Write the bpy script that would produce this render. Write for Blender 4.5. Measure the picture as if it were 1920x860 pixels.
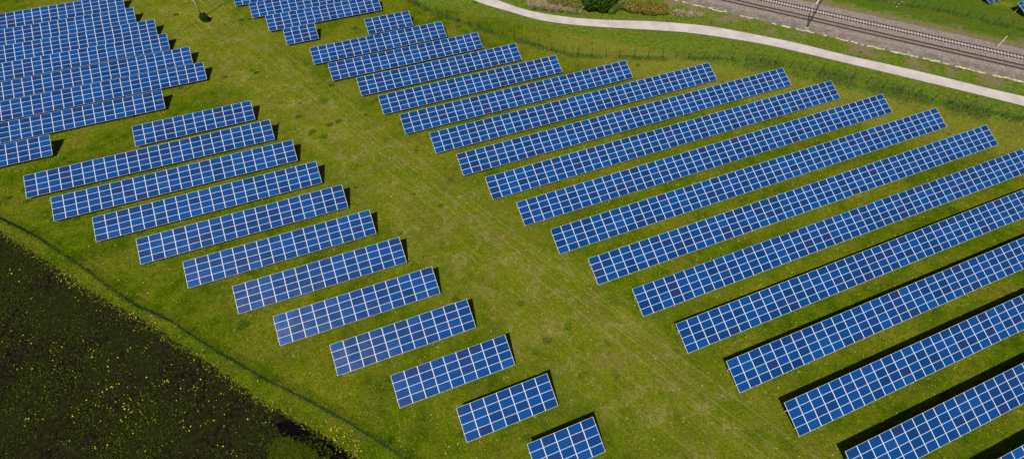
import bpy, bmesh, math, random
import numpy as np
from mathutils import Vector, Matrix

random.seed(7)
rng = np.random.default_rng(11)
R = math.radians

# ------------------------------------------------------------------ camera, sky, sun, exposure
scene = bpy.context.scene
for o in list(bpy.data.objects):
    bpy.data.objects.remove(o)
COL = scene.collection
cam_d = bpy.data.cameras.new('camera')
cam = bpy.data.objects.new('camera', cam_d)
COL.objects.link(cam)
cam.location = (0, 0, 60.604)
cam.rotation_euler = (0.6391304, -0.0058279, -0.3707644)
cam_d.sensor_width = 36
cam_d.lens = 909.568 / 1920 * 36
cam_d.clip_start = 0.5
cam_d.clip_end = 6000
scene.camera = cam

SUN_V = Vector((-0.4837, -0.4674, 1.0)).normalized()          # towards the sun
elev = math.asin(SUN_V.z)
world = bpy.data.worlds.new('World')
scene.world = world
world.use_nodes = True
wn, wl = world.node_tree.nodes, world.node_tree.links
wn.clear()
sky = wn.new('ShaderNodeTexSky')
sky.sky_type = 'NISHITA'
sky.sun_disc = False
sky.sun_elevation = elev
sky.sun_rotation = math.atan2(SUN_V.x, SUN_V.y)
sky.altitude = 400
sky.air_density = 1.0
sky.dust_density = 1.0
bg = wn.new('ShaderNodeBackground')
bg.inputs[1].default_value = 0.05
wo = wn.new('ShaderNodeOutputWorld')
wl.new(sky.outputs[0], bg.inputs[0])
wl.new(bg.outputs[0], wo.inputs[0])
sun_d = bpy.data.lights.new('sun', 'SUN')
sun_d.energy = 4.6
sun_d.angle = R(0.5)
sun_d.color = (1.0, 0.955, 0.88)
sun = bpy.data.objects.new('sun', sun_d)
sun.rotation_euler = (-SUN_V).to_track_quat('-Z', 'Y').to_euler()
COL.objects.link(sun)
scene.render.engine = 'CYCLES'
scene.view_settings.view_transform = 'Standard'
scene.view_settings.look = 'None'
scene.view_settings.exposure = 0.12
scene.view_settings.gamma = 1.0

# ------------------------------------------------------------------ material helpers
class NT:
    def __init__(self, name, rough=0.9, spec=0.2):
        self.m = bpy.data.materials.new(name)
        self.m.use_nodes = True
        self.n, self.l = self.m.node_tree.nodes, self.m.node_tree.links
        self.b = self.n['Principled BSDF']
        self.b.inputs['Roughness'].default_value = rough
        self.b.inputs['Specular IOR Level'].default_value = spec
        self._pos = None
    def put(self, sock, v):
        if hasattr(v, 'is_linked'):
            self.l.new(v, sock)
        elif isinstance(v, (tuple, list)) and len(v) == 3 and sock.type == 'RGBA':
            sock.default_value = (*v, 1)
        else:
            sock.default_value = v
    def pos(self):
        if self._pos is None:
            self._pos = self.n.new('ShaderNodeNewGeometry').outputs['Position']
        return self._pos
    def math(self, op, a, b=0.0, c=None, clamp=False):
        n = self.n.new('ShaderNodeMath'); n.operation = op; n.use_clamp = clamp
        self.put(n.inputs[0], a); self.put(n.inputs[1], b)
        if c is not None: self.put(n.inputs[2], c)
        return n.outputs[0]
    def sep(self, v=None):
        n = self.n.new('ShaderNodeSeparateXYZ'); self.put(n.inputs[0], v if v is not None else self.pos())
        return n.outputs
    def noise(self, scale, detail=3, rough=0.6, dist=0.0, vec=None, off=0.0, out='Fac'):
        if vec is None: vec = self.pos()
        if off:
            a = self.n.new('ShaderNodeVectorMath'); a.operation = 'ADD'
            self.put(a.inputs[0], vec); a.inputs[1].default_value = (off, off * 1.7, 0)
            vec = a.outputs[0]
        n = self.n.new('ShaderNodeTexNoise')
        n.inputs['Scale'].default_value = scale; n.inputs['Detail'].default_value = detail
        n.inputs['Roughness'].default_value = rough; n.inputs['Distortion'].default_value = dist
        self.put(n.inputs['Vector'], vec)
        return n.outputs[out]
    def ramp(self, f, lo, hi, a=0.0, b=1.0, smooth=True):
        n = self.n.new('ShaderNodeMapRange')
        n.interpolation_type = 'SMOOTHSTEP' if smooth else 'LINEAR'
        for i, v in enumerate((f, lo, hi, a, b)): self.put(n.inputs[i], v)
        return n.outputs[0]
    def mix(self, f, a, b, mode='MIX'):
        n = self.n.new('ShaderNodeMix'); n.data_type = 'RGBA'; n.blend_type = mode
        self.put(n.inputs[0], f)
        self.put(n.inputs[6], a if hasattr(a, 'is_linked') else (*a, 1))
        self.put(n.inputs[7], b if hasattr(b, 'is_linked') else (*b, 1))
        return n.outputs[2]
    def color(self, c): self.put(self.b.inputs['Base Color'], c if hasattr(c, 'is_linked') else (*c, 1))
    def bump(self, h, strength=0.5, dist=0.1):
        n = self.n.new('ShaderNodeBump'); n.inputs['Strength'].default_value = strength
        n.inputs['Distance'].default_value = dist
        self.put(n.inputs['Height'], h); self.l.new(n.outputs[0], self.b.inputs['Normal'])
    def island(self):
        return self.n.new('ShaderNodeNewGeometry').outputs['Random Per Island']
    def objrand(self):
        return self.n.new('ShaderNodeObjectInfo').outputs['Random']

def simple(name, col, rough=0.6, metal=0.0, spec=0.4, var=0.0, scale=3.0):
    t = NT(name, rough, spec)
    t.b.inputs['Metallic'].default_value = metal
    if var:
        f = t.noise(scale, 4)
        t.color(t.mix(t.ramp(f, .3, .7), tuple(c * (1 - var) for c in col), tuple(min(1, c * (1 + var)) for c in col)))
    else:
        t.color(col)
    return t.m

# grass ground: worn lane down the middle, greener between the tables
def ground_material():
    t = NT('grass_ground', 1.0, 0.0)
    s = t.sep()
    wob = t.noise(0.05, 3, .6)
    lane = t.math('ADD', t.math('MULTIPLY_ADD', s[1], 0.48, s[0]), -29.5)
    lane = t.math('ABSOLUTE', t.math('ADD', lane, t.math('MULTIPLY', t.math('SUBTRACT', wob, .5), 14)))
    lane_m = t.ramp(lane, 13, 3)
    big = t.noise(0.09, 4, .65)
    med = t.noise(0.42, 5, .68, off=31)
    sml = t.noise(1.2, 6, .78, off=77)
    fine = t.noise(3.4, 4, .8, off=12)
    vfine = t.noise(9.0, 3, .8, off=5)
    green = t.mix(t.ramp(med, .36, .66), (0.050, 0.092, 0.0015), (0.108, 0.152, 0.003))
    olive = t.mix(t.ramp(sml, .38, .62), (0.105, 0.128, 0.004), (0.180, 0.188, 0.012))
    c = t.mix(t.ramp(big, .42, .62), green, olive)
    # far meadow beyond the service fence is a cooler, fresher green
    far = t.math('MULTIPLY_ADD', s[0], 0.87, s[1])
    far = t.math('ADD', far, t.math('MULTIPLY', t.math('SUBTRACT', wob, .5), 6))
    mead = t.mix(t.ramp(sml, .34, .64), (0.058, 0.118, 0.006), (0.160, 0.210, 0.022))
    band = t.math('MULTIPLY', t.math('MULTIPLY', t.ramp(far, 112, 119), t.ramp(s[0], 38, 52)), t.ramp(sml, .30, .60, .35, .95))
    c = t.mix(band, c, (0.205, 0.205, 0.028))
    c = t.mix(t.ramp(far, 128, 132), c, mead)
    beyond = t.ramp(t.math('MULTIPLY_ADD', s[0], 1.07, s[1]), 198, 202)
    c = t.mix(t.math('MULTIPLY', beyond, .6), c, (0.055, 0.105, 0.008))
    # worn, dry stalks in the lane
    drym = t.math('MULTIPLY', lane_m, t.ramp(t.noise(0.33, 5, .72, off=140), .46, .62))
    dry = t.mix(t.ramp(sml, .36, .66), (0.160, 0.155, 0.018), (0.310, 0.265, 0.085))
    c = t.mix(t.math('MULTIPLY', lane_m, .45), c, (0.172, 0.192, 0.008))
    c = t.mix(t.math('MULTIPLY', drym, .78), c, dry)
    # brown thatch patches anywhere
    br = t.math('MULTIPLY', t.ramp(t.noise(0.17, 5, .7, off=210), .48, .62), t.ramp(sml, .38, .60))
    c = t.mix(t.math('MULTIPLY', br, .55), c, (0.150, 0.112, 0.024))
    # dark lush clumps
    cl = t.ramp(t.noise(0.45, 5, .75, off=300), .57, .66)
    c = t.mix(t.math('MULTIPLY', cl, .55), c, (0.038, 0.085, 0.003))
    # bare scuffed soil spots in the lane
    sp = t.math('MULTIPLY', t.math('MULTIPLY', t.ramp(t.noise(0.55, 5, .75, off=420), .59, .69), t.ramp(lane, 12, 5)), .65)
    c = t.mix(sp, c, (0.30, 0.215, 0.150))
    # reddish bare soil next to the ballast
    rd = t.math('MULTIPLY_ADD', s[0], 1.07, s[1])
    rdm = t.math('MULTIPLY', t.ramp(rd, 164, 172), t.ramp(rd, 203.5, 199))
    rdm = t.math('MAXIMUM', t.math('MULTIPLY', rdm, t.ramp(t.noise(0.16, 4, .7, off=510), .50, .58)), t.math('MULTIPLY', t.math('MULTIPLY', t.ramp(rd, 194, 195), t.ramp(rd, 200, 197)), t.ramp(sml, .30, .55)))
    c = t.mix(t.math('MULTIPLY', rdm, .8), c, (0.235, 0.160, 0.100))
    st = t.n.new('ShaderNodeVectorMath'); st.operation = 'MULTIPLY'
    rot = t.n.new('ShaderNodeVectorRotate'); rot.rotation_type = 'Z_AXIS'; rot.inputs['Angle'].default_value = -0.448
    t.l.new(t.pos(), rot.inputs['Vector']); t.l.new(rot.outputs[0], st.inputs[0]); st.inputs[1].default_value = (1.1, 0.07, 1)
    sn = t.noise(1.0, 4, .65, vec=st.outputs[0])
    c = t.mix(t.math('MULTIPLY', t.math('MULTIPLY', t.ramp(sn, .50, .64), lane_m), .5), c, (0.215, 0.215, 0.026))
    # blade level grain
    g = t.math('MULTIPLY', t.ramp(fine, .36, .66, .74, 1.30, False), t.ramp(vfine, .36, .66, .72, 1.32, False))
    gg = t.n.new('ShaderNodeCombineColor')
    for i in range(3): t.put(gg.inputs[i], g)
    c = t.mix(1.0, c, gg.outputs[0], 'MULTIPLY')
    t.color(c)
    h = t.math('ADD', t.math('MULTIPLY', fine, .6), t.math('ADD', t.math('MULTIPLY', sml, .9), t.math('MULTIPLY', vfine, .3)))
    t.bump(h, 1.0, .30)
    return t.m

def soil_material():
    t = NT('dark_soil', 1.0, 0.0)
    big = t.noise(0.12, 4, .6)
    sml = t.noise(1.6, 5, .75, off=9)
    fine = t.noise(7, 4, .75, off=40)
    c = t.mix(t.ramp(sml, .35, .65), (0.0050, 0.0048, 0.0028), (0.026, 0.020, 0.011))
    c = t.mix(t.math('MULTIPLY', t.ramp(big, .40, .60), t.ramp(fine, .42, .60)), c, (0.022, 0.034, 0.003))
    c = t.mix(t.ramp(fine, .60, .75), c, (0.030, 0.026, 0.018))
    t.color(c)
    t.bump(t.math('ADD', sml, t.math('MULTIPLY', fine, .5)), .8, .3)
    return t.m

def ballast_material():
    t = NT('ballast', 0.9, 0.25)
    v = t.n.new('ShaderNodeTexVoronoi'); v.inputs['Scale'].default_value = 7.0
    t.l.new(t.pos(), v.inputs['Vector'])
    vv = t.n.new('ShaderNodeSeparateColor'); t.l.new(v.outputs['Color'], vv.inputs[0])
    n2 = t.noise(0.5, 4, .7)
    c = t.mix(vv.outputs[0], (0.085, 0.067, 0.057), (0.38, 0.315, 0.275))
    c = t.mix(t.math('MULTIPLY', t.ramp(n2, .45, .65), .4), c, (0.26, 0.20, 0.17))
    s = t.sep()
    r = t.math('MULTIPLY_ADD', s[0], 1.07, s[1])
    r = t.math('DIVIDE', r, 1.4646)
    # rust dust beside each rail and grimy shoulders
    m = 0.0
    for c0 in RAIL_OFFS:
        d = t.math('ABSOLUTE', t.math('SUBTRACT', r, c0))
        mm = t.ramp(d, .36, .16)
        m = mm if m == 0.0 else t.math('MAXIMUM', m, mm)
    c = t.mix(t.math('MULTIPLY', m, .75), c, (0.070, 0.045, 0.036))
    sh = t.math('MULTIPLY', t.ramp(r, TRK_LO - 2.3, TRK_LO - 3.4), t.ramp(n2, .35, .6))
    c = t.mix(t.math('MULTIPLY', sh, .75), c, (0.125, 0.105, 0.060))
    t.color(c)
    t.bump(v.outputs['Distance'], .8, .08)
    return t.m

def path_material():
    t = NT('pale_asphalt', 0.9, 0.2)
    a = t.noise(0.35, 4, .6); b = t.noise(9, 4, .7)
    c = t.mix(t.ramp(a, .35, .65), (0.42, 0.37, 0.34), (0.52, 0.46, 0.425))
    c = t.mix(t.math('MULTIPLY', t.ramp(b, .5, .75), .25), c, (0.33, 0.30, 0.28))
    e = t.noise(1.6, 5, .75, off=55)
    c = t.mix(t.math('MULTIPLY', t.ramp(e, .56, .70), .35), c, (0.30, 0.255, 0.22))
    t.color(c); t.bump(b, .2, .02)
    return t.m

def glass_material():
    """polycrystalline module: cell grid, busbars, white backsheet margin, glass on top"""
    t = NT('solar_glass', 0.20, 0.20)
    uv = t.n.new('ShaderNodeUVMap').outputs[0]
    s = t.sep(uv)
    u, v = s[0], s[1]                       # metres along / up the module glass, from its centre
    rnd = t.math('FRACT', t.math('ADD', t.math('MULTIPLY', t.objrand(), 7.31), t.math('MULTIPLY', t.island(), 5.17)))
    rnd2 = t.math('FRACT', t.math('MULTIPLY', rnd, 13.7))
    blue = t.mix(t.ramp(rnd2, 0, 1, smooth=False), (0.0002, 0.025, 0.112), (0.0004, 0.047, 0.200))
    viol = (0.009, 0.019, 0.095)
    c = t.mix(t.ramp(rnd, .85, 1.0, 0, .75), blue, viol)
    c = t.mix(t.ramp(rnd, .10, .0, 0, .7), c, (0.002, 0.062, 0.225))
    # cells and their gaps
    def cellgap(x, pitch, half, w):
        f = t.math('FRACT', t.math('ADD', t.math('DIVIDE', x, pitch), half))
        d = t.math('MULTIPLY', t.math('MINIMUM', f, t.math('SUBTRACT', 1.0, f)), pitch)
        return t.ramp(d, w, w * .6)
    gy = cellgap(v, 0.157, 0.0, 0.006)
    gx = cellgap(u, 0.158, 0.0, 0.003)
    wn_ = t.n.new('ShaderNodeTexWhiteNoise'); wn_.noise_dimensions = '3D'
    cu = t.math('FLOOR', t.math('DIVIDE', u, 0.158)); cv = t.math('FLOOR', t.math('DIVIDE', v, 0.157))
    cb = t.n.new('ShaderNodeCombineXYZ'); t.put(cb.inputs[0], cu); t.put(cb.inputs[1], cv); t.put(cb.inputs[2], t.math('MULTIPLY', rnd, 97))
    t.l.new(cb.outputs[0], wn_.inputs[0])
    k = t.ramp(wn_.outputs[0], 0, 1, .92, 1.08, False)
    kk = t.n.new('ShaderNodeCombineColor')
    for i in range(3): t.put(kk.inputs[i], k)
    c = t.mix(1.0, c, kk.outputs[0], 'MULTIPLY')
    bus = cellgap(v, 0.0785, 0.5, 0.0022)
    c = t.mix(t.math('MULTIPLY', bus, .22), c, (0.12, 0.24, 0.42))
    c = t.mix(t.math('MULTIPLY', t.math('MAXIMUM', gy, t.math('MULTIPLY', gx, .5)), .32), c, (0.09, 0.25, 0.52))
    # backsheet margin
    mx = t.ramp(t.math('ABSOLUTE', u), .793, .797); my = t.ramp(t.math('ABSOLUTE', v), .476, .478)
    c = t.mix(t.math('MAXIMUM', mx, my), c, (0.80, 0.81, 0.84))
    t.color(c)
    # faint dust film makes the sky sheen slightly soft
    t.put(t.b.inputs['Roughness'], t.ramp(t.noise(0.7, 3), .3, .7, .20, .28))
    return t.m

def leaf_material(name, a, b, rough=0.75, trans=0.0, c3=None):
    t = NT(name, rough, 0.04)
    r = t.island()
    c = t.mix(r, a, b)
    if c3 is not None:
        c = t.mix(t.ramp(t.math('FRACT', t.math('MULTIPLY', r, 17.3)), .80, .88), c, c3)
    t.color(c)
    return t.m

# ------------------------------------------------------------------ object helpers
def link(name, mesh, parent=None, loc=(0, 0, 0)):
    o = bpy.data.objects.new(name, mesh); COL.objects.link(o)
    if parent is not None: o.parent = parent
    o.location = loc
    return o
def tag(o, label, cat, group=None, kind=None):
    if label: o['label'] = label
    if cat: o['category'] = cat
    if group: o['group'] = group
    if kind: o['kind'] = kind
    return o
def empty(name, loc, label, cat, group=None, rz=0.0):
    o = bpy.data.objects.new(name, None); COL.objects.link(o)
    o.location = loc; o.rotation_euler = (0, 0, rz); o.empty_display_size = .3
    return tag(o, label, cat, group)

class MB:
    """collects boxes, bars and faces into one mesh"""
    def __init__(self): self.v, self.f, self.mi = [], [], []
    def quad(self, a, b, c, d, m=0):
        i = len(self.v); self.v += [a, b, c, d]; self.f.append((i, i+1, i+2, i+3)); self.mi.append(m)
    def box(self, x0, x1, y0, y1, z0, z1, m=0):
        i = len(self.v)
        self.v += [(x, y, z) for z in (z0, z1) for y in (y0, y1) for x in (x0, x1)]
        for q in ((0,2,3,1), (4,5,7,6), (0,1,5,4), (2,6,7,3), (0,4,6,2), (1,3,7,5)):
            self.f.append(tuple(i + k for k in q)); self.mi.append(m)
    def bar(self, p, q, w, h=None, m=0, w2=None, n=4):
        h = h or w
        p, q = Vector(p), Vector(q); d = (q - p).normalized()
        up = Vector((0, 0, 1)) if abs(d.z) < .95 else Vector((1, 0, 0))
        a = d.cross(up).normalized(); b = a.cross(d).normalized()
        k2 = (w2 / w) if w2 else 1.0
        i = len(self.v)
        for e, s in ((p, 1.0), (q, k2)):
            for j in range(n):
                an = 2 * math.pi * (j + .5) / n; r = math.sqrt(2) / 2 if n == 4 else .5
                self.v.append(tuple(e + a * (w * s * r * math.cos(an)) + b * (h * s * r * math.sin(an))))
        for j in range(n):
            k = (j + 1) % n; self.f.append((i + j, i + k, i + n + k, i + n + j)); self.mi.append(m)
        self.f.append(tuple(i + j for j in reversed(range(n)))); self.mi.append(m)
        self.f.append(tuple(i + n + j for j in range(n))); self.mi.append(m)
    def mesh(self, name, mats, smooth=False):
        me = bpy.data.meshes.new(name); me.from_pydata(self.v, [], self.f)
        for m in mats: me.materials.append(m)
        if len(mats) > 1:
            me.polygons.foreach_set('material_index', self.mi)
        if smooth: me.polygons.foreach_set('use_smooth', [True] * len(me.polygons))
        me.update(); return me

def cards(name, cent, size, mat, flat=0.5, parent=None, aspect=1.6, nper=1, updir=None):
    """many small leaf faces (rhombi) at the given centres"""
    n = len(cent)
    a = rng.normal(size=(n, 3)); a[:, 2] *= (1 - flat) if updir is None else 1
    if updir is not None: a = a * .35; a[:, 2] += updir
    a /= np.linalg.norm(a, axis=1)[:, None] + 1e-9
    r = rng.normal(size=(n, 3)); b = np.cross(a, r); b /= np.linalg.norm(b, axis=1)[:, None] + 1e-9
    if updir is None and flat > 0:
        pass
    s = np.asarray(size)[:, None]
    P = np.stack([cent - a * s * aspect * .5, cent + b * s * .5, cent + a * s * aspect * .5, cent - b * s * .5], 1).reshape(-1, 3)
    me = bpy.data.meshes.new(name)
    me.vertices.add(4 * n); me.vertices.foreach_set('co', P.astype(np.float32).ravel())
    me.loops.add(4 * n); me.loops.foreach_set('vertex_index', np.arange(4 * n, dtype=np.int32))
    me.polygons.add(n); me.polygons.foreach_set('loop_start', np.arange(0, 4 * n, 4, dtype=np.int32))
    me.polygons.foreach_set('loop_total', np.full(n, 4, dtype=np.int32))
    me.materials.append(mat); me.update(calc_edges=True); me.validate()
    return link(name, me, parent)

def blades(name, cent, height, mat, lean=0.5, width=0.25, parent=None):
    """upright tapering grass blades, one triangle each"""
    n = len(cent)
    an = rng.uniform(0, 2 * np.pi, n); h = np.asarray(height)
    side = np.stack([np.cos(an), np.sin(an), np.zeros(n)], 1) * (h * width * .5)[:, None]
    tip = rng.normal(size=(n, 3)) * lean; tip[:, 2] = 1
    tip *= h[:, None]
    P = np.stack([cent - side, cent + side, cent + tip], 1).reshape(-1, 3)
    me = bpy.data.meshes.new(name)
    me.vertices.add(3 * n); me.vertices.foreach_set('co', P.astype(np.float32).ravel())
    me.loops.add(3 * n); me.loops.foreach_set('vertex_index', np.arange(3 * n, dtype=np.int32))
    me.polygons.add(n); me.polygons.foreach_set('loop_start', np.arange(0, 3 * n, 3, dtype=np.int32))
    me.polygons.foreach_set('loop_total', np.full(n, 3, dtype=np.int32))
    me.materials.append(mat); me.update(calc_edges=True); me.validate()
    return link(name, me, parent)

def polysheet(name, pts, z, mat, jitter=0.0, step=0.5, seed=1):
    """flat sheet with a wavering natural edge"""
    rr = random.Random(seed); out = []
    n = len(pts)
    for i in range(n):
        a, b = Vector(pts[i]), Vector(pts[(i + 1) % n]); L = (b - a).length
        k = max(1, int(L / step)) if (jitter and L < 160) else 1
        for j in range(k):
            p = a.lerp(b, j / k)
            out.append((p.x + rr.gauss(0, jitter), p.y + rr.gauss(0, jitter), z))
    bm = bmesh.new(); vs = [bm.verts.new(p) for p in out]
    es = [bm.edges.new((vs[i], vs[(i + 1) % len(vs)])) for i in range(len(vs))]
    bmesh.ops.triangle_fill(bm, edges=es, use_beauty=True)
    for f in bm.faces:
        if f.normal.z < 0: f.normal_flip()
    me = bpy.data.meshes.new(name); bm.to_mesh(me); bm.free(); me.materials.append(mat)
    return link(name, me)

def polyline_pts(line, step):
    out = []
    for (a, b) in zip(line[:-1], line[1:]):
        a, b = np.array(a, float), np.array(b, float); L = np.linalg.norm(b - a); k = max(1, int(round(L / step)))
        out += [tuple(a + (b - a) * j / k) for j in range(k)]
    out.append(tuple(line[-1])); return out
def resample(line, step):
    P = np.array(line, float); d = np.r_[0, np.cumsum(np.linalg.norm(np.diff(P, axis=0), axis=1))]
    s = np.arange(0, d[-1] + 1e-6, step)
    return np.stack([np.interp(s, d, P[:, 0]), np.interp(s, d, P[:, 1])], 1)

# ------------------------------------------------------------------ measured layout
H0, TILT, SLOPE, W = 0.4897, 0.398225, 4.0193, 1.67
FENCE_LOW = [(-97, 121), (-57.7, 72.6), (-52.4, 67.3), (-49, 63.4), (-43.7, 56.9), (-39.8, 51.9), (-36.6, 48), (-32.3, 44), (-27, 37.6),
             (-24.8, 35.2), (-20.8, 30.8), (-17.3, 27.4), (-15, 25), (-11.8, 21.6), (-9.2, 18.5), (-6.7, 15.6), (2, 6)]
FIELD_EDGE = [(-150, 184), (-57.1, 69.8), (-50.6, 62.4), (-44.4, 54.6), (-37.1, 46.9), (-32.9, 42.3), (-28.9, 37.6), (-25.2, 33.1),
              (-22.8, 29.7), (-19.3, 25.9), (-17.4, 23.9), (-15.3, 22.0), (-12.2, 18.1), (-5, 10), (30, -30)]
FENCE_UP = [(13, 124), (18.4, 114.4), (20.7, 108.5), (24.2, 104.4), (28.1, 99.3), (31.6, 94.8), (35.2, 91), (39.1, 86.3), (43.4, 81.7), (44.9, 80.2),
            (49.9, 77.6), (55.1, 75.3), (60.7, 72.9), (66.6, 70.8), (72.2, 68.5), (77.6, 65.8), (83.3, 62.3), (87, 58.5), (91.9, 54.8),
            (98, 48.7), (104.7, 41.4), (108.4, 37.4), (113.8, 32.6), (115.6, 30.8), (124, 22)]
FENCE_FAR = [(117, 81.5), (123.6, 74.9), (129.6, 69.5), (134.6, 65.3), (138.7, 60.1), (142.5, 55.8), (144.4, 53.6), (152, 45)]
PATH_U = [(22, 137), (30, 121), (38, 107.1), (40.4, 103.4), (43.7, 99.4), (48.2, 95.8), (53.6, 92.2), (60.2, 89), (67, 86.2), (73.4, 82.8), (79.6, 79.1),
          (85.5, 74), (93.1, 67.2), (99.6, 59.8), (106.4, 53.3), (112.7, 46.8), (118.4, 40.4), (122.8, 36.1), (140, 17)]
PATH_L = [(18, 136), (26, 120.5), (32.9, 108.6), (35.1, 105.4), (39.4, 100.6), (43.5, 95.6), (48.5, 91.9), (54, 88.7), (60.5, 85.4), (66.7, 82.3), (73, 79.0),
          (79.5, 74.4), (86.3, 69.1), (92.9, 62.5), (99.4, 55.8), (105.9, 49), (112.1, 42.6), (117.9, 36.4), (136, 16.5)]
RD = np.array([1.0, -1.07]) / math.hypot(1, 1.07)        # railway direction
RN = np.array([1.07, 1.0]) / math.hypot(1, 1.07)         # across, away from the solar field
TRK_LO, TRK_HI = 183.25 / 1.4646 - .1, 189.05 / 1.4646 - .1
RAIL_OFFS = [TRK_LO - .7525, TRK_LO + .7525, TRK_HI - .7525, TRK_HI + .7525]
BAL_LO, BAL_HI = 175.2 / 1.4646, 195.2 / 1.4646

M_ground = ground_material(); M_soil = soil_material(); M_bal = ballast_material(); M_path = path_material()
M_glass = glass_material()
M_alu = simple('white_aluminium_frame', (0.76, 0.79, 0.85), .5, 0.0, .4)
M_back = simple('module_backsheet', (0.5, 0.5, 0.5), .7)
M_steel = simple('galvanised_steel', (0.55, 0.56, 0.57), .5, .3, .5)
M_green = simple('green_coated_wire', (0.012, 0.075, 0.035), .5)
M_greenpost = simple('dark_green_post', (0.010, 0.035, 0.020), .5)
M_rail = simple('rusty_rail', (0.055, 0.032, 0.026), .6, .3)
M_conc = simple('pale_concrete', (0.44, 0.39, 0.35), .9, var=.25, scale=6)
M_wood = simple('dark_stained_sleeper', (0.17, 0.125, 0.105), .9, var=.3, scale=6)
M_trough = simple('weathered_trough_concrete', (0.58, 0.52, 0.42), .9, var=.35, scale=2)
M_mast = simple('dark_mast_steel', (0.035, 0.030, 0.030), .6, .2)
M_palemast = simple('pale_mast_concrete', (0.66, 0.66, 0.58), .8, var=.08)
M_pole = simple('weathered_wood_pole', (0.74, 0.69, 0.60), .85, var=.10)
M_wire = simple('bare_aluminium_wire', (0.42, 0.43, 0.26), .7)
M_ceram = simple('brown_ceramic', (0.10, 0.04, 0.025), .25)

# ------------------------------------------------------------------ ground, field, path, ballast
b = MB(); b.quad((-1500, -1500, 0), (1500, -1500, 0), (1500, 1500, 0), (-1500, 1500, 0))
tag(link('ground', b.mesh('ground', [M_ground])), 'green and olive grass meadow under and between all the solar tables', 'ground', kind='structure')

fld = polysheet('field', FIELD_EDGE + [(30, -400), (-400, -400), (-400, 184)], 0.006, M_soil, .16, .35, 3)
tag(fld, 'dark ploughed field with sprouting weeds in the lower left corner', 'field', kind='structure')

# grassy bank in the corner of the field: a patch raised so its edge shades the flat trench strip
def bank():
    edge = [(-20.2, 23.3), (-18.9, 23.0), (-17.7, 21.9), (-16.3, 20.3), (-14.8, 18.6), (-13.1, 16.5), (-9.6, 12.2), (-6.6, 8.4)]
    back_ = [(-14, 6), (-19, 12), (-21.5, 17.5), (-21.6, 20.5), (-20.9, 22.8)]
    n = 26; cx, cy = -16.5, 16.5
    ring = resample(edge + back_ + [edge[0]], 0.35)
    vs = []; fs = []; m = len(ring) - 1
    for k, (s, z) in enumerate(((1.0, 0.0), (.985, .30), (.95, .42), (.80, .48), (.5, .50), (.2, .52))):
        for i in range(m):
            x, y = ring[i]; w = .16 * math.sin(i * 1.7) + .14 * math.sin(i * .61) + random.gauss(0, .05)
            vs.append((cx + (x - cx) * s + w * (s < 1) * .6, cy + (y - cy) * s + w * .6, z + (.0 if k == 0 else .04 * math.sin(i * .9 + k))))
    for k in range(5):
        for i in range(m):
            j = (i + 1) % m; fs.append((k * m + i, k * m + j, (k + 1) * m + j, (k + 1) * m + i))
    fs.append(tuple(5 * m + i for i in range(m)))
    me = bpy.data.meshes.new('bank'); me.from_pydata(vs, [], fs)
    bm = bmesh.new(); bm.from_mesh(me); bmesh.ops.recalc_face_normals(bm, faces=bm.faces)
    if sum(f.normal.z for f in bm.faces) < 0: bmesh.ops.reverse_faces(bm, faces=bm.faces)
    bm.to_mesh(me); bm.free()
    t = NT('bank_grass', 1.0, 0.0); a = t.noise(1.3, 5, .75); f = t.noise(6, 4, .8)
    t.color(t.mix(t.ramp(f, .35, .65), t.mix(t.ramp(a, .4, .6), (0.016, 0.030, 0.002), (0.050, 0.070, 0.004)), (0.075, 0.090, 0.006))); t.bump(f, 1, .3)
    me.materials.append(t.m); return link('bank', me)
tag(bank(), 'low grassy bank beside the dark trench at the bottom left', 'bank', kind='structure')
trench_soil_shade = simple('wet_black_soil', (0.0035, 0.003, 0.003), .95, var=.4, scale=2)  # dark soil with the ditch's shade put into the colour; the strip is flat
trench_soil_shade.node_tree.nodes['Principled BSDF'].inputs['Specular IOR Level'].default_value = 0.0
tr = polysheet('trench', [(-20.3, 25.0), (-18.9, 25.0), (-17.0, 23.5), (-15.1, 21.6), (-12.9, 18.9), (-8.5, 13.6), (-10.2, 12.3), (-15.2, 18.4), (-17.6, 21.4), (-19.6, 23.2)],
               0.016, trench_soil_shade, .03, .3, 8)
tag(tr, 'narrow black trench strip, soil with painted shade, between field edge and grassy bank', 'trench', kind='structure')

def strip(name, A, B, z, mat):
    A, B = smooth_line(A), smooth_line(B)
    mb = MB()
    for i in range(len(A) - 1):
        mb.quad((*B[i], z), (*B[i + 1], z), (*A[i + 1], z), (*A[i], z))
    return link(name, mb.mesh(name, [mat]))
def smooth_line(P, n=140):
    P = np.array(P, float)
    for _ in range(3):
        Q = [P[0]]
        for a, c in zip(P[:-1], P[1:]): Q += [a * .75 + c * .25, a * .25 + c * .75]
        Q.append(P[-1]); P = np.array(Q)
    d = np.r_[0, np.cumsum(np.linalg.norm(np.diff(P, axis=0), axis=1))]; s = np.linspace(0, d[-1], n)
    return np.stack([np.interp(s, d, P[:, 0]), np.interp(s, d, P[:, 1])], 1)
M_verge = NT('worn_verge', .95, .1)
M_verge.color(M_verge.mix(M_verge.ramp(M_verge.noise(1.5, 5, .7), .35, .65), (0.055, 0.075, 0.012), (0.16, 0.13, 0.06)))
M_verge = M_verge.m
def widen(A, B, k):
    A, B = np.array(A), np.array(B); n = min(len(A), len(B)); return A, B
tag(strip('path', PATH_U, PATH_L, 0.03, M_path), 'pale asphalt footpath curving past the solar park towards the railway', 'path', kind='structure')
SU, SL = smooth_line(PATH_U), smooth_line(PATH_L)
vw = MB(); rr = random.Random(5)
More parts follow.
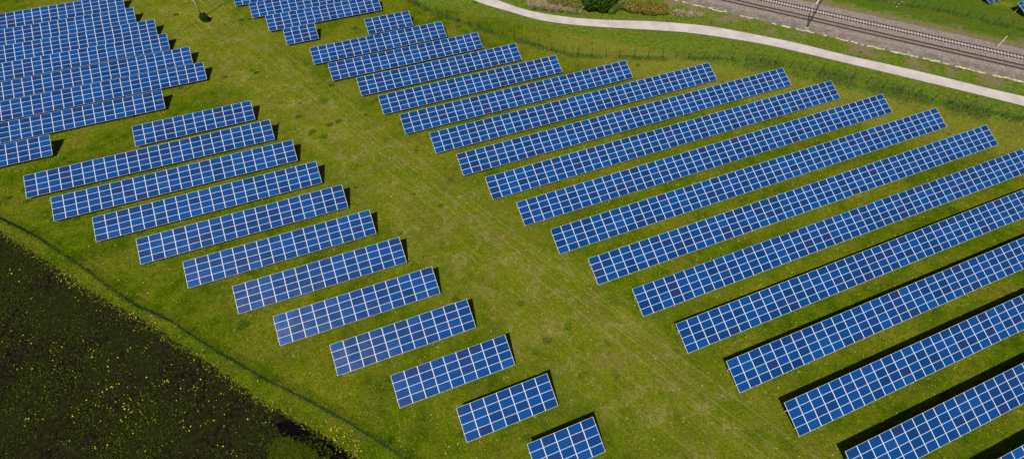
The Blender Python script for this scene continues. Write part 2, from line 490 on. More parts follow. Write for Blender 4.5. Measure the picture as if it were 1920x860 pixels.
for i in range(len(SU) - 1):
    for S_, sg in ((SU, 1), (SL, -1)):
        d0 = S_[i + 1] - S_[i]; nn = np.array([-d0[1], d0[0]]) / (np.linalg.norm(d0) + 1e-9) * sg
        w0, w1 = .35 + .12 * math.sin(i * 1.3 + sg), .35 + .12 * math.sin((i + 1) * 1.3 + sg)
        a0, a1 = S_[i] - nn * .1, S_[i + 1] - nn * .1; b0, b1 = S_[i] + nn * w0, S_[i + 1] + nn * w1
        q = [(*a0, .012), (*a1, .012), (*b1, .012), (*b0, .012)]
        if sg < 0: q.reverse()
        vw.quad(*q)
tag(link('path_verge', vw.mesh('path_verge', [M_verge])), 'dark worn grass verge along both edges of the footpath', 'verge', kind='structure')

def across(r, t, z):      # railway frame: r across, t along
    p = RN * r + RD * t
    return (p[0], p[1], z)
mb = MB(); T0, T1 = -70, 110
prof = [(BAL_LO, 0.01), (BAL_LO + .9, .10), (TRK_LO - 1.9, .20), (TRK_HI + 1.6, .20), (BAL_HI - .3, .10), (BAL_HI, .01)]
for (r0, z0), (r1, z1) in zip(prof[:-1], prof[1:]):
    for k in range(60):
        t0, t1 = T0 + (T1 - T0) * k / 60, T0 + (T1 - T0) * (k + 1) / 60
        e = lambda r, tt: r + (.22 * math.sin(tt * 1.1 + r) + .15 * math.sin(tt * 2.7)) * (abs(r - BAL_LO) < .01 or abs(r - BAL_HI) < .01)
        mb.quad(across(e(r0, t0), t0, z0), across(e(r1, t0), t0, z1), across(e(r1, t1), t1, z1), across(e(r0, t1), t1, z0))
me = mb.mesh('ballast_bed', [M_bal]); bm = bmesh.new(); bm.from_mesh(me); bmesh.ops.remove_doubles(bm, verts=bm.verts, dist=.001)
bmesh.ops.recalc_face_normals(bm, faces=bm.faces)
if sum(f.normal.z for f in bm.faces) < 0: bmesh.ops.reverse_faces(bm, faces=bm.faces)
bm.to_mesh(me); bm.free()
tag(link('ballast_bed', me), 'grey stone ballast bed carrying the two railway tracks', 'ballast', kind='structure')

# ------------------------------------------------------------------ railway tracks
def track(r0, label, smat, tone):
    root = empty('railway_track', across(r0, 20, .2), label, 'railway track', 'parallel railway tracks', math.atan2(RD[1], RD[0]))
    for s in (-.7525, .7525):
        m = MB(); m.box(-90, 90, s - .085, s + .085, .015, .03); m.box(-90, 90, s - .015, s + .015, .03, .14); m.box(-90, 90, s - .05, s + .05, .14, .19)
        link('rail', m.mesh('rail', [M_rail]), root)
    m = MB(); m.box(-.125, .125, -1.02, -.50, -.02, .045); m.box(-.12, .12, -.5, .5, -.02, .03); m.box(-.125, .125, .50, 1.02, -.02, .045)
    sm = m.mesh('sleeper', [smat])
    rest = MB()
    xs = np.arange(-89.7, 89.8, .62)
    order = sorted(range(len(xs)), key=lambda i: abs(xs[i] + 2))
    for rank, i in enumerate(order):
        if rank < 100:
            o = link('sleeper', sm, root, (xs[i], random.gauss(0, .015), random.gauss(0, .004)))
        else:
            x = xs[i]
            rest.box(x - .125, x + .125, -1.02, -.50, -.02, .045); rest.box(x - .12, x + .12, -.5, .5, -.02, .03); rest.box(x - .125, x + .125, .5, 1.02, -.02, .045)
    tag(link('sleeper', rest.mesh('sleeper_rest', [smat]), root), None, None, kind='stuff')
    return root
track(TRK_LO, 'nearer railway track with dark brownish sleepers, next to the pale trough line', M_wood, 0)
track(TRK_HI, 'farther railway track with bright pale sleepers showing between its rails', M_conc, 1)

# broken line of trough slabs at the foot of the ballast
m = MB(); rr = random.Random(4); t = -60.0
while t < 100:
    L = rr.uniform(.5, 1.3)
    if rr.random() < .68:
        r = BAL_LO - .12 + .10 * math.sin(t * .35) + rr.gauss(0, .11); w = rr.uniform(.08, .22); ang = rr.gauss(0, .05)
        p0, p1 = across(r, t, .08), across(r + ang, t + L * .93, .08 + rr.gauss(0, .02))
        m.bar(p0, p1, w * 1.3, rr.uniform(.10, .2))
    t += L
tag(link('cable_trough', m.mesh('cable_trough', [M_trough])), 'broken line of pale concrete trough slabs along the foot of the ballast', 'cable trough')

# ------------------------------------------------------------------ solar tables
PW, PH, PT = 1.655, 0.990, 0.040
def module_parts(mb, fw=.023, offs=(0, 0, 0), rot=None, uvs=None):
    """one framed module: frame ring, recessed glass, backsheet; returns verts via mb"""
    hx, hy = PW / 2, PH / 2
    def P(x, y, z):
        v = Vector((x, y, z))
        if rot is not None: v = rot @ v
        return (v.x + offs[0], v.y + offs[1], v.z + offs[2])
    def bx(x0, x1, y0, y1, z0, z1, mi):
        i = len(mb.v)
        mb.v += [P(x, y, z) for z in (z0, z1) for y in (y0, y1) for x in (x0, x1)]
        for q in ((0,2,3,1), (4,5,7,6), (0,1,5,4), (2,6,7,3), (0,4,6,2), (1,3,7,5)):
            mb.f.append(tuple(i + k for k in q)); mb.mi.append(mi)
    fx, fy = fw, fw * .45
    bx(-hx, hx, -hy, -hy + fy, 0, PT, 0); bx(-hx, hx, hy - fy, hy, 0, PT, 0)
    bx(-hx, -hx + fx, -hy + fy, hy - fy, 0, PT, 0); bx(hx - fx, hx, -hy + fy, hy - fy, 0, PT, 0)
    mb.quad(P(-hx + fx, -hy + fy, PT - .003), P(hx - fx, -hy + fy, PT - .003), P(hx - fx, hy - fy, PT - .003), P(-hx + fx, hy - fy, PT - .003), 1)
    if uvs is not None: uvs[len(mb.f) - 1] = [(-hx + fx, -hy + fy), (hx - fx, -hy + fy), (hx - fx, hy - fy), (-hx + fx, hy - fy)]
    mb.quad(P(-hx + fx, hy - fy, .004), P(hx - fx, hy - fy, .004), P(hx - fx, -hy + fy, .004), P(-hx + fx, -hy + fy, .004), 2)
def finish_modules(mb, uvs, name):
    me = mb.mesh(name, [M_alu, M_glass, M_back])
    uv = me.uv_layers.new(name='UVMap')
    for fi, c in uvs.items():
        for li, q in zip(me.polygons[fi].loop_indices, c): uv.data[li].uv = q
    return me
_mb, _uv = MB(), {}
module_parts(_mb, uvs=_uv); MODULE = finish_modules(_mb, _uv, 'solar_panel')
_m = MB(); _m.box(-.05, .05, -.05, .05, 0, 1); LEG = _m.mesh('leg', [M_steel])

CT, ST = math.cos(TILT), math.sin(TILT)
ROWS = 4; RP = SLOPE / ROWS
camv = Vector((0, 0, 60.6))
def table(x0, y0, cols, label, group):
    L = cols * W
    root = empty('solar_array', (x0, y0, 0), label, 'solar array', group)
    # modules nearest the camera become parts of their own, the rest one part
    spots = []
    for c in range(cols):
        for r in range(ROWS):
            u, v = (c + .5) * W, (r + .5) * RP
            p = Vector((u, v * CT, H0 + v * ST))
            wp = Vector((x0, y0, 0)) + p
            spots.append(((wp - camv).length, p))
    spots.sort(key=lambda s: s[0])
    rest, ruv = MB(), {}
    for k, (_, p) in enumerate(spots):
        rx, ry = TILT + random.gauss(0, .0022), random.gauss(0, .0022)
        if k < 100:
            o = link('solar_panel', MODULE, root, p); o.rotation_euler = (rx, ry, 0)
        else:
            Mx = Matrix.Rotation(ry, 3, 'Y') @ Matrix.Rotation(rx, 3, 'X')
            module_parts(rest, offs=p, rot=Mx, uvs=ruv)
    if len(spots) > 100:
        tag(link('solar_panel', finish_modules(rest, ruv, 'solar_panel_rest'), root), None, None, kind='stuff')
    # purlins, rafters and legs
    for f in (.24, .76):
        v = SLOPE * f; m = MB()
        for xx0, xx1 in ((-.10, L + .06),):
            m.bar((xx0, v * CT, H0 + v * ST - .055), (xx1, v * CT, H0 + v * ST - .055), .06, .10)
        link('rail', m.mesh('rail', [M_steel]), root)
    nb = max(2, int(round(L / 3.34)) + 1)
    for i in range(nb):
        x = .5 + (L - 1.0) * i / (nb - 1)
        m = MB(); v0, v1 = SLOPE * .06, SLOPE * .94
        m.bar((x, v0 * CT, H0 + v0 * ST - .16), (x, v1 * CT, H0 + v1 * ST - .16), .06, .11)
        link('rafter', m.mesh('rafter', [M_steel]), root)
        for f in (.20, .80):
            v = SLOPE * f; o = link('leg', LEG, root, (x, v * CT, 0)); o.scale = (1, 1, H0 + v * ST - .16)
    return root

GM, GB, GA, GC, GD = ('solar tables left of the grass lane', 'solar tables right of the grass lane', 'densely packed tables in the upper left',
                      'solar tables at the top middle', 'tables beyond the railway')
NUM = {4: 'four', 5: 'five', 6: 'six', 7: 'seven', 9: 'nine', 11: 'eleven', 12: 'twelve', 13: 'thirteen', 14: 'fourteen', 16: 'sixteen', 17: 'seventeen',
       18: 'eighteen', 19: 'nineteen', 20: 'twenty', 22: 'twenty-two', 23: 'twenty-three', 28: 'twenty-eight', 35: 'thirty-five', 41: 'forty-one',
       43: 'forty-three', 45: 'forty-five', 47: 'forty-seven', 48: 'forty-eight'}
for x0, y, c in ((-38.65, 82.07, 12), (-54.14, 75.30, 23), (-49.30, 68.47, 22), (-42.79, 61.74, 20), (-36.32, 54.95, 18), (-29.87, 48.22, 16),
                 (-23.45, 41.46, 14), (-18.65, 34.72, 13), (-12.28, 28.00, 11), (-5.94, 21.30, 9), (0.42, 14.65, 7), (6.70, 7.96, 5)):
    if c == 5: lb = 'shortest table at the bottom edge left of the lane, only five panel columns'
    elif c == 23: lb = 'longest blue table left of the grass lane, twenty-three panel columns'
    else: lb = 'blue table %s panel columns long in the row series left of the grass lane' % NUM[c]
    table(x0, y, c, lb, GM)
for x0, x1, y, c in ((6.47, 0, 102.29, 6), (-6.18, 0, 95.40, 17), (-3.46, 0, 88.63, 19), (1.00, 0, 81.86, 20), (3.82, 0, 75.00, 22), (6.35, 0, 68.29, 28),
                     (10.10, 0, 61.63, 35), (12.98, 81.40, 54.92, 41), (15.78, 87.59, 48.18, 43), (18.62, 93.79, 41.43, 45), (21.46, 100.01, 34.69, 47),
                     (24.40, 104.65, 27.95, 48)):
    if c == 6: lb = 'short table six panel columns long at the top, right of the lane'
    elif c == 48: lb = 'longest whole table right of the lane, forty-eight columns, lowest not cut off'
    else: lb = 'blue table %s panel columns long in the row series right of the lane' % NUM[c]
    table(x0, y, c, lb, GB)
for x0, xe, y, lb in ((27.85, 109, 21.29, 'topmost of the long tables cut off by the right frame edge'),
                      (30.59, 103, 14.62, 'second from top of the tables cut off by the right frame edge'),
                      (33.70, 94, 7.94, 'third from top of the tables cut off by the right frame edge'),
                      (37.06, 86, 1.16, 'fourth from top of the tables cut off by the right frame edge, shadow behind'),
                      (39.83, 77, -5.70, 'fifth from top cut off right, its lower left corner below the frame'),
                      (44.0, 70, -12.5, 'table at the bottom right corner, only a sliver of its top edge visible')):
    table(x0, y, int(math.ceil((xe - x0) / W)), lb, GB)
for x1, xs, y, lb in ((-51.81, -62.5, 84.85, 'lowest table of the upper left block, only its right five columns in frame'),
                      (-34.13, -64.0, 91.31, 'second lowest table of the dense upper left block'),
                      (-26.74, -66.0, 98.01, 'table reaching farthest right in the dense upper left block'),
                      (-29.35, -67.0, 104.68, 'fourth lowest table of the dense upper left block'),
                      (-33.87, -68.5, 111.65, 'fifth lowest table of the dense upper left block'),
                      (-36.56, -70.0, 118.46, 'third from the top among the dense upper left tables'),
                      (-41.17, -71.0, 125.52, 'second from the top among the dense upper left tables'),
                      (-44.00, -73.0, 132.84, 'uppermost table of the upper left block, cut by the top frame edge')):
    c = int(math.ceil((x1 - xs) / W)); table(x1 - c * W, y, c, lb, GA)
table(-10.63, 104.60, 4, 'smallest table at the top middle, four panel columns long', GC)
table(-13.75, 111.29, 15, 'fifteen column table just above the smallest four column one', GC)
table(-16.84, 118.18, 18, 'second table from the top frame edge in the top middle group', GC)
table(-20.20, 124.93, 19, 'uppermost table of the top middle group, mostly outside the frame', GC)
table(147.23, 63.33, 6, 'left one of two table corners beyond the railway', GD)
table(149.92, 55.83, 6, 'right one of two table corners beyond the railway, at the frame corner', GD)

# ------------------------------------------------------------------ fences
def fence(line, h, post_step, label, mesh_step, wire, pw=.11):
    P = resample(line, post_step)
    root = empty('wire_fence', (P[0][0], P[0][1], 0), label, 'fence')
    ox, oy = P[0]
    pm = MB(); pm.bar((0, 0, -.1), (0, 0, h + .06), pw, n=6); pmesh = pm.mesh('post', [M_greenpost])
    order = sorted(range(len(P)), key=lambda i: math.hypot(*P[i]))
    rest = MB()
    for k, i in enumerate(order):
        if k < 100: link('post', pmesh, root, (P[i][0] - ox, P[i][1] - oy, 0))
        else: rest.bar((P[i][0] - ox, P[i][1] - oy, -.1), (P[i][0] - ox, P[i][1] - oy, h + .06), .07, n=6)
    if rest.v: tag(link('post', rest.mesh('post_rest', [M_greenpost]), root), None, None, kind='stuff')
    m = MB()
    for a, c in zip(P[:-1], P[1:]):
        a, c = a - P[0], c - P[0]
        k = 8
        for j in range(k):
            z = .06 + (h - .06) * j / (k - 1); m.bar((*a, z), (*c, z), wire * 1.3, n=3)
        L = np.linalg.norm(c - a); nv = int(L / mesh_step)
        for j in range(1, nv):
            q = a + (c - a) * j / nv; m.bar((*q, .04), (*q, h), wire, n=3)
    link('wire_mesh', m.mesh('wire_mesh', [M_green]), root)
    return root
fence(FENCE_LOW, 1.75, 2.9, 'green wire mesh fence running along the dark ploughed field, lower left', .10, .013, .06)
fence(FENCE_UP, 1.9, 2.95, 'dark green wire fence curving between solar tables and footpath', .16, .008)
fence(FENCE_FAR, 1.7, 2.9, 'thin wire fence on the grass beyond the railway, top right', .20, .007)

# ------------------------------------------------------------------ poles, masts, wires
PB = (-27.56, 123.5)
pole = empty('utility_pole', (*PB, 0), 'pale wooden power line pole behind the small bush, top left', 'utility pole')
m = MB(); m.bar((0, 0, -.3), (0, 0, 10.2), .36, n=12, w2=.20); link('pole', m.mesh('pole', [M_pole], True), pole)
AZ = 0.43217; DIR = np.array([math.sin(AZ), -math.cos(AZ)]); NRM = np.array([-DIR[1], DIR[0]])
m = MB(); m.bar((NRM[0] * 2.1, NRM[1] * 2.1, 9.35), (-NRM[0] * 1.6, -NRM[1] * 1.6, 9.35), .12, .12); link('crossarm', m.mesh('crossarm', [M_pole]), pole)
WOFF = ((1.935, .12), (.179, -.199), (-1.323, .027))
for o_, k_ in WOFF:
    m = MB(); m.bar((NRM[0] * o_, NRM[1] * o_, 9.40), (NRM[0] * o_, NRM[1] * o_, 9.53 + k_ + .02 if k_ > -.1 else 9.46), .09, n=8)
    link('insulator', m.mesh('insulator', [M_ceram]), pole)
for (o_, k_), lb in zip(WOFF, ('rightmost of the three thin wires crossing the grass lane', 'middle one of the three thin wires crossing the grass lane',
                               'leftmost of the three thin wires crossing the grass lane')):
    S_ = np.linspace(0, 175, 60); m = MB(); pts = []
    for s_ in S_:
        xy = np.array(PB) + DIR * s_ + NRM * o_
        pts.append((xy[0], xy[1], 9.53 + k_ - .07541 * s_ + .00051 * s_ * s_))
    for p, q in zip(pts[:-1], pts[1:]): m.bar(p, q, .014, n=5)
    tag(link('power_line', m.mesh('power_line', [M_wire])), lb, 'wire', 'overhead wires over the lane')

def lattice_mast(x, y, h, label):
    root = empty('railway_mast', (x, y, 0), label, 'railway mast')
    m = MB(); w0, w1 = .25, .16
    for sx, sy in ((-1, -1), (1, -1), (1, 1), (-1, 1)):
        m.bar((sx * w0 / 2, sy * w0 / 2, 0), (sx * w1 / 2, sy * w1 / 2, h), .045)
    n = 16
    for k in range(n):
        za, zb = h * k / n, h * (k + 1) / n
        wa, wb = w0 + (w1 - w0) * k / n, w0 + (w1 - w0) * (k + 1) / n
        s = 1 if k % 2 else -1
        m.bar((-s * wa / 2, -wa / 2, za), (s * wb / 2, -wb / 2, zb), .022); m.bar((-s * wa / 2, wa / 2, za), (s * wb / 2, wb / 2, zb), .022)
        m.bar((-wa / 2, -s * wa / 2, za), (-wb / 2, s * wb / 2, zb), .022); m.bar((wa / 2, -s * wa / 2, za), (wb / 2, s * wb / 2, zb), .022)
    link('lattice_post', m.mesh('lattice_post', [M_mast]), root)
    m = MB(); m.box(-.35, .35, -.35, .35, -.1, .16); link('footing', m.mesh('footing', [M_conc]), root)
    return root
mast = lattice_mast(99.5, 70.8, 10.0, 'dark lattice railway mast standing beside the nearer track, top right')
m = MB(); e = RN * 3.2
m.bar((0, 0, 7.6), (e[0], e[1], 8.3), .06); m.bar((0, 0, 9.2), (e[0], e[1], 8.3), .05); m.bar((e[0], e[1], 8.3), (e[0] * 1.02, e[1] * 1.02, 7.4), .04)
link('bracket_arm', m.mesh('bracket_arm', [M_mast]), mast)
pm = empty('railway_mast', (108.9, 78.3, 0), 'pale concrete mast beyond the tracks at the top frame edge', 'railway mast')
m = MB(); m.bar((0, 0, -.2), (0, 0, 9.5), .40, n=10, w2=.24); link('post', m.mesh('post', [M_palemast]), pm)
m = MB(); e = -RN * 3.0; m.bar((0, 0, 7.6), (e[0], e[1], 8.2), .06); m.bar((0, 0, 9.0), (e[0], e[1], 8.2), .05); link('bracket_arm', m.mesh('bracket_arm', [M_mast]), pm)
mp = empty('marker_post', (133.0, 49.9, 0), 'short white post leaning from the ballast edge in the far right', 'marker post')
m = MB(); m.bar((0, 0, -.1), (0, 0, 2.9), .17, n=10); link('post', m.mesh('post', [M_palemast]), mp)
m = MB(); m.bar((0, 0, 2.9), (0, 0, 3.25), .19, n=10); link('cap', m.mesh('cap', [M_mast]), mp)
m = MB(); rr = random.Random(2)
for i in range(7):
    x, y = 127.5 + rr.uniform(-1.6, 1.6), 71.2 + rr.uniform(-.7, .7); m.bar((x, y, .05), (x + rr.uniform(-.6, .6), y + rr.uniform(-.3, .3), .12), .22, .08)
tag(link('scrap', m.mesh('scrap', [simple('white_scrap', (.75, .78, .8), .6)])), 'scattered white scraps lying on the grass beyond the railway', 'scrap')

# ------------------------------------------------------------------ shrubs and plants
def shrub(name, x, y, rx, ry, h, n, size, mat, label, cat, lobes=9, stem=True, shell=.55, group=None, stiff=False, rz=0.0):
    root = empty(name, (x, y, 0), label, cat, group, rz)
    cs = []
    for k in range(lobes):
        a = rng.uniform(0, 2 * np.pi); d = math.sqrt(rng.uniform(0, 1)) * .75
        hh = h * (1 - .45 * d) * rng.uniform(.75, 1.1)
        cs.append((d * rx * math.cos(a), d * ry * math.sin(a), hh * rng.uniform(.35, .6), rx * rng.uniform(.26, .45), ry * rng.uniform(.26, .45), hh * .5))
    cs = np.array(cs); idx = rng.integers(0, lobes, n)
    v = rng.normal(size=(n, 3)); v /= np.linalg.norm(v, axis=1)[:, None]
    rad = rng.uniform(shell, 1.08, n) ** .7
    P = cs[idx, :3] + v * cs[idx, 3:6] * rad[:, None]
    P[:, 2] = np.abs(P[:, 2]) + .03
    cards('foliage', P, size * rng.uniform(.6, 1.4, n), mat, 0.0, root)
    if stem:
        m = MB()
        for k in range(min(lobes, 8)):
            c = cs[k]; m.bar((0.08 * c[0], .08 * c[1], 0), (c[0], c[1], c[2] * 1.1), .10 * h / 2, w2=.03, n=5)
        link('stem', m.mesh('stem', [simple('bark', (0.09, 0.065, 0.045), .9)]), root)
    return root
L_dark = leaf_material('dark_green_leaf', (0.010, 0.028, 0.003), (0.055, 0.105, 0.010))
L_bright = leaf_material('bright_green_leaf', (0.050, 0.100, 0.012), (0.140, 0.200, 0.030))
L_ochre = leaf_material('ochre_leaf', (0.130, 0.105, 0.018), (0.26, 0.190, 0.035), c3=(.12, .15, .02))
L_olive = leaf_material('olive_leaf', (0.090, 0.105, 0.020), (0.24, 0.225, 0.055))
L_straw = leaf_material('dead_straw', (0.19, 0.155, 0.075), (0.52, 0.43, 0.29))
shrub('shrub', -26.9, 121.6, 1.35, 1.0, 2.0, 2600, .16, L_dark, 'small dark bush at the foot of the power line pole', 'bush', 8)
shrub('tree', 60.0, 96.0, 5.4, 4.4, 5.6, 34000, .30, L_dark, 'dense dark green tree above the footpath at the top frame edge', 'tree', 16)
shrub('shrub', 62.3, 92.3, 2.3, 1.5, 2.2, 9000, .18, L_bright, 'bright leafy bush in front of the dark tree by the footpath', 'bush', 9)
shrub('shrub', 69.4, 90.1, 5.4, 2.6, 2.4, 16000, .22, L_ochre, 'wide ochre brown bush right of the dark tree', 'bush', 13, rz=-.45)
shrub('shrub', 65.2, 93.4, 2.8, 2.4, 2.3, 8000, .22, L_olive, 'olive bush between dark tree and ochre bush', 'bush', 8)
shrub('shrub', 54.4, 96.6, 3.0, 2.6, 2.4, 9000, .24, L_olive, 'yellowish olive bush left of the dark tree', 'bush', 10)
shrub('shrub', 51.2, 100.3, 3.2, 2.4, 2.3, 9000, .24, L_olive, 'olive bush behind the dead reeds at the top edge', 'bush', 9)
# dead reeds and dry tufts
def patch(cx, cy, rx, ry, n, rot=0.0):
    a = rng.uniform(0, 2 * np.pi, n); d = np.sqrt(rng.uniform(0, 1, n)) * (1 + .2 * np.sin(a * 3 + cx))
    x, y = d * rx * np.cos(a), d * ry * np.sin(a)
    c, s = math.cos(rot), math.sin(rot)
    return np.stack([cx + x * c - y * s, cy + x * s + y * c, np.zeros(n)], 1)
P = np.concatenate([patch(47.8, 99.4, 3.6, 1.6, 9500, -.6), patch(52.5, 95.6, 1.6, .8, 1600, -.6), patch(77.5, 84.5, 2.4, .6, 700, -.45), patch(45.6, 102.6, 1.5, 1.0, 1500), patch(74.9, 85.9, 1.1, .6, 900, -.4)])
P = P[(np.sin(P[:, 0] * 2.1) * np.sin(P[:, 1] * 2.7 + 1) + rng.normal(size=len(P)) * .35) > -.25]
tag(blades('dead_reeds', P, rng.uniform(.2, 1.3, len(P)), L_straw, .5, .16), 'pale dead reeds beside the footpath at the top', 'reeds', kind='stuff')

def along(line, n, spread, off=0.0):
    P = np.array(line, float); d = np.r_[0, np.cumsum(np.linalg.norm(np.diff(P, axis=0), axis=1))]
    s = rng.uniform(0, d[-1], n); x, y = np.interp(s, d, P[:, 0]), np.interp(s, d, P[:, 1])
    i = np.clip(np.searchsorted(d, s) - 1, 0, len(P) - 2); t = P[i + 1] - P[i]; t /= np.linalg.norm(t, axis=1)[:, None]
    o = rng.normal(size=n) * spread + off
    return np.stack([x - t[:, 1] * o, y + t[:, 0] * o, np.zeros(n)], 1), s
def clumpy(P, f=.5, th=.45, seed=0.0):
    v = np.sin(P[:, 0] * f * 1.9 + seed) * np.sin(P[:, 1] * f * 2.3 + seed * 2) + np.sin(P[:, 0] * f * .7 - P[:, 1] * f * .9 + seed) * .8
    v = (v + 1.8) / 3.6
    return P[v + rng.normal(size=len(P)) * .10 > th]
# tall unmown grass under the fences
L_tall = leaf_material('tall_grass', (0.052, 0.095, 0.010), (0.120, 0.180, 0.026), c3=(.20, .23, .06))
Pa, _ = along(FENCE_UP[15:], 30000, 1.35, -.2); Pa = clumpy(Pa, .45, .42, 1)
Pb, _ = along(FENCE_UP[:16], 12000, .45); Pb = clumpy(Pb, .5, .40, 2)
Pc, _ = along(FENCE_LOW, 11000, .15); Pc = clumpy(Pc, .9, .22, 3)
Pd, _ = along(FENCE_FAR, 9000, .5); Pd = clumpy(Pd, .6, .35, 4)
Pt = np.concatenate([Pa, Pb, Pd])
hh = np.concatenate([rng.uniform(.15, .45, len(Pa)), rng.uniform(.2, .5, len(Pb)), rng.uniform(.2, .5, len(Pd))])
tag(blades('dark_grass', Pc, rng.uniform(.10, .32, len(Pc)), leaf_material('fence_grass', (0.034, 0.080, 0.014), (0.100, 0.145, 0.022)), .5, .3), 'dark uncut grass at the foot of the lower left fence', 'grass', kind='stuff')
tag(blades('tall_grass', Pt, hh, L_tall, .45, .28), 'tall uncut grass growing along the feet of the fences', 'grass', kind='stuff')

# short grass tufts over the meadow, denser near the camera
def in_trench(P): return (np.abs((P[:, 0] + 18.5) * .76 + (P[:, 1] - 22.7) * .65 - .65) < .72) & (P[:, 0] > -20.2)
def meadow(n, x0, x1, y0, y1):
    return np.stack([rng.uniform(x0, x1, n), rng.uniform(y0, y1, n), np.zeros(n)], 1)
def left_of(P, line):     # true on the solar side of the field edge
    L = np.array(line); xe = np.interp(P[:, 1], L[::-1, 1], L[::-1, 0]); return P[:, 0] > xe
G = meadow(420000, -68, 125, -12, 135)
G = G[left_of(G, FIELD_EDGE)]
d = np.hypot(G[:, 0] - 5, G[:, 1] - 25)
G = G[rng.uniform(0, 1, len(G)) < np.clip(1.25 - d / 130, .25, 1)]
rl = (G[:, 0] * 1.07 + G[:, 1]) / 1.4646
G = G[rl < BAL_LO - .4]; G = G[~in_trench(G)]
def on_path(P):
    U = np.array(PATH_U); Lw = np.array(PATH_L)
    yu = np.interp(P[:, 0], U[:, 0], U[:, 1]); yl = np.interp(P[:, 0], Lw[:, 0], Lw[:, 1])
    return (P[:, 1] < yu + .1) & (P[:, 1] > yl - .1) & (P[:, 0] > 15)
G = G[~on_path(G)]
E1, _ = along(FIELD_EDGE[1:-1], 5200, .38, -.1)
bk = patch(-16.5, 16.5, 4.6, 6.6, 5200, .35); bk = bk[(bk[:, 0] > -21) & (bk[:, 1] < 22.5) & ((bk[:, 0] * .78 + bk[:, 1] * .62) < .9)]; bk[:, 2] = .47
E1 = E1[~in_trench(E1)]; G = np.concatenate([G, E1])
ring = patch(-17.6, 18.6, 4.6, 5.6, 9000, .35); ring = ring[np.abs(np.hypot((ring[:, 0] + 17.6) / 4.4, (ring[:, 1] - 18.6) / 5.4) - .9) < .22]; ring = ring[ring[:, 0] * .78 + ring[:, 1] * .62 < -.6]; ring = ring[~in_trench(ring)]
tag(blades('bank_grass', np.concatenate([bk, ring]), rng.uniform(.06, .24, len(bk) + len(ring)), leaf_material('bank_blade', (0.016, 0.036, 0.003), (0.090, 0.110, 0.008)), .8, .5),
    'rough dark grass on the low bank beside the trench', 'grass', kind='stuff')
L_grass = leaf_material('meadow_grass', (0.070, 0.105, 0.004), (0.190, 0.205, 0.014), c3=(.30, .27, .08))
tag(blades('grass', G, rng.uniform(.06, .19, len(G)), L_grass, .9, .9), 'short mown meadow grass around the solar tables', 'grass', kind='stuff')

# darker leafy weed clumps
W_ = []
for k in range(330):
    x, y = rng.uniform(-60, 115), rng.uniform(-10, 128)
    r = rng.uniform(.15, .55) * (1.6 if rng.random() < .12 else 1); W_.append(patch(x, y, r * 1.3, r, int(90 * r * r / .1)))
for x, y, r in ((-6.2, 83.5, 1.0), (-9.3, 75.5, .7), (-7.6, 73.5, .8), (-4, 88, .6)): W_.append(patch(x, y, r, r * .8, 260))
for o in list(bpy.data.objects):
    if o.name.startswith('solar_array'):
        x0, y0 = o.location.x, o.location.y
        x1 = x0 + max(c.location.x for c in o.children)
        n = int((x1 - x0) * 16)
        P = np.stack([rng.uniform(x0, x1, n), y0 + rng.normal(size=n) * .28 - .25, np.zeros(n)], 1)
        W_.append(clumpy(P, .8, .52, y0))
W_ = np.concatenate(W_); W_ = W_[left_of(W_, FIELD_EDGE) & ~on_path(W_)]
W_[:, 2] = rng.uniform(.03, .14, len(W_))
tag(cards('weeds', W_, rng.uniform(.05, .13, len(W_)), leaf_material('weed_leaf', (0.040, 0.085, 0.006), (0.100, 0.160, 0.014)), .8),
    'darker leafy weed clumps scattered in the grass', 'weeds', kind='stuff')

# field sprouts and yellow flowers
F = meadow(420000, -75, 0, -5, 75)
F = F[~left_of(F, [(a[0] + rng.normal() * .0, a[1]) for a in FIELD_EDGE])]
v = (np.sin(F[:, 0] * .33 + 1) * np.sin(F[:, 1] * .27) + np.sin(F[:, 0] * .9 - F[:, 1] * .7) * .5 + 1.5) / 3
F = F[rng.uniform(0, 1, len(F)) < .10 + .9 * np.clip(v * 1.6 - .35, 0, 1)]
F[:, 2] = rng.uniform(.02, .12, len(F))
F = F[~in_trench(F)]
tag(cards('field_sprouts', F, rng.uniform(.04, .15, len(F)), leaf_material('sprout_leaf', (0.014, 0.026, 0.003), (0.055, 0.078, 0.006), c3=(.10, .125, .010)), .6),
    'dark green sprouts and weeds covering the ploughed field', 'weeds', kind='stuff')
Y = []
for k in range(480):
    x, y = rng.uniform(-62, -8), rng.uniform(8, 66); Y.append((x, y, int(rng.integers(1, 6)), .35))
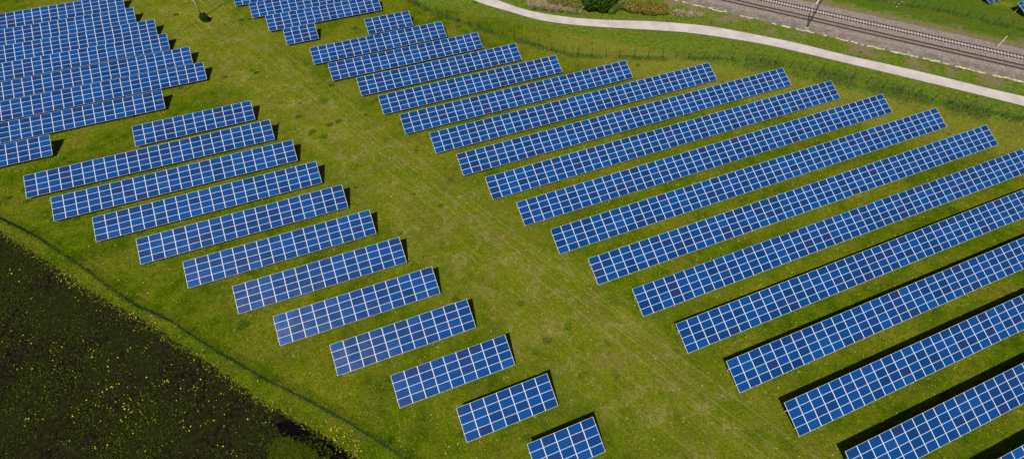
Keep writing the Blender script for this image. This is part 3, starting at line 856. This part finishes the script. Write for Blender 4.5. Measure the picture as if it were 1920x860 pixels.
for cx, cy, n, r in ((-37.5, 34, 60, 1.6), (-35.2, 32.2, 50, 1.4), (-40, 37, 30, 2.), (-28, 31, 40, 2.2), (-31, 35, 30, 2), (-38, 41, 30, 2.5), (-12.6, 22.0, 200, 1.0), (-11.2, 20.2, 130, 1.0),
                     (-24, 27, 30, 2.5)):
    Y.append((cx, cy, n, r))
YP = np.concatenate([np.stack([x + rng.normal(size=n) * r, y + rng.normal(size=n) * r, rng.uniform(.12, .25, n)], 1) for x, y, n, r in Y])
s_ok = ~left_of(YP, [(a[0] + 2.0, a[1]) for a in FIELD_EDGE]); YP = YP[s_ok]; YP = YP[~in_trench(YP)]
Y2 = []
for cx, cy, n, r in ((-12.5, 87, 60, 1.3), (-33.2, 43.6, 10, .4), (151.8, 61.8, 500, 1.3), (150.2, 63.0, 200, 1.0), (147.5, 57.5, 60, 1.6), (98, 55.5, 60, 3.5), (91, 61, 40, 2), (107, 46, 60, 4), (88.8, 30.6, 8, .5), (101.5, 34.2, 60, 2.2),
                     (62, -4, 1, .1), (46.5, -1.2, 3, .1), (22, 22, 12, .5), (24.3, 19.5, 12, .5), (11, 51, 6, .3), (11.5, 40, 14, 1), (71, 40, 5, .6), (-50, 98, 30, 2), (-30, 89, 18, 1.5), (84.5, 26.3, 8, .5)):
    Y2.append(np.stack([cx + rng.normal(size=n) * r, cy + rng.normal(size=n) * r, rng.uniform(.08, .15, n)], 1))
n = 700; Y2.append(np.stack([rng.uniform(-55, 118, n), rng.uniform(-8, 125, n), rng.uniform(.05, .1, n)], 1))
Y2 = np.concatenate(Y2); keep = left_of(Y2, FIELD_EDGE) & ~on_path(Y2) & ~((((Y2[:, 0] * 1.07 + Y2[:, 1]) / 1.4646) > BAL_LO) & (((Y2[:, 0] * 1.07 + Y2[:, 1]) / 1.4646) < BAL_HI)); Y2 = Y2[keep]
YA = np.concatenate([YP, Y2]); sz = np.r_[rng.uniform(.04, .20, len(YP)), rng.uniform(.05, .12, len(Y2))]
tag(cards('yellow_flowers', YA, sz, leaf_material('yellow_petal', (0.42, 0.36, 0.015), (0.62, 0.52, 0.03)), .9, aspect=1.1),
    'yellow flowers dotted over the ploughed field and meadow', 'flowers', kind='stuff')
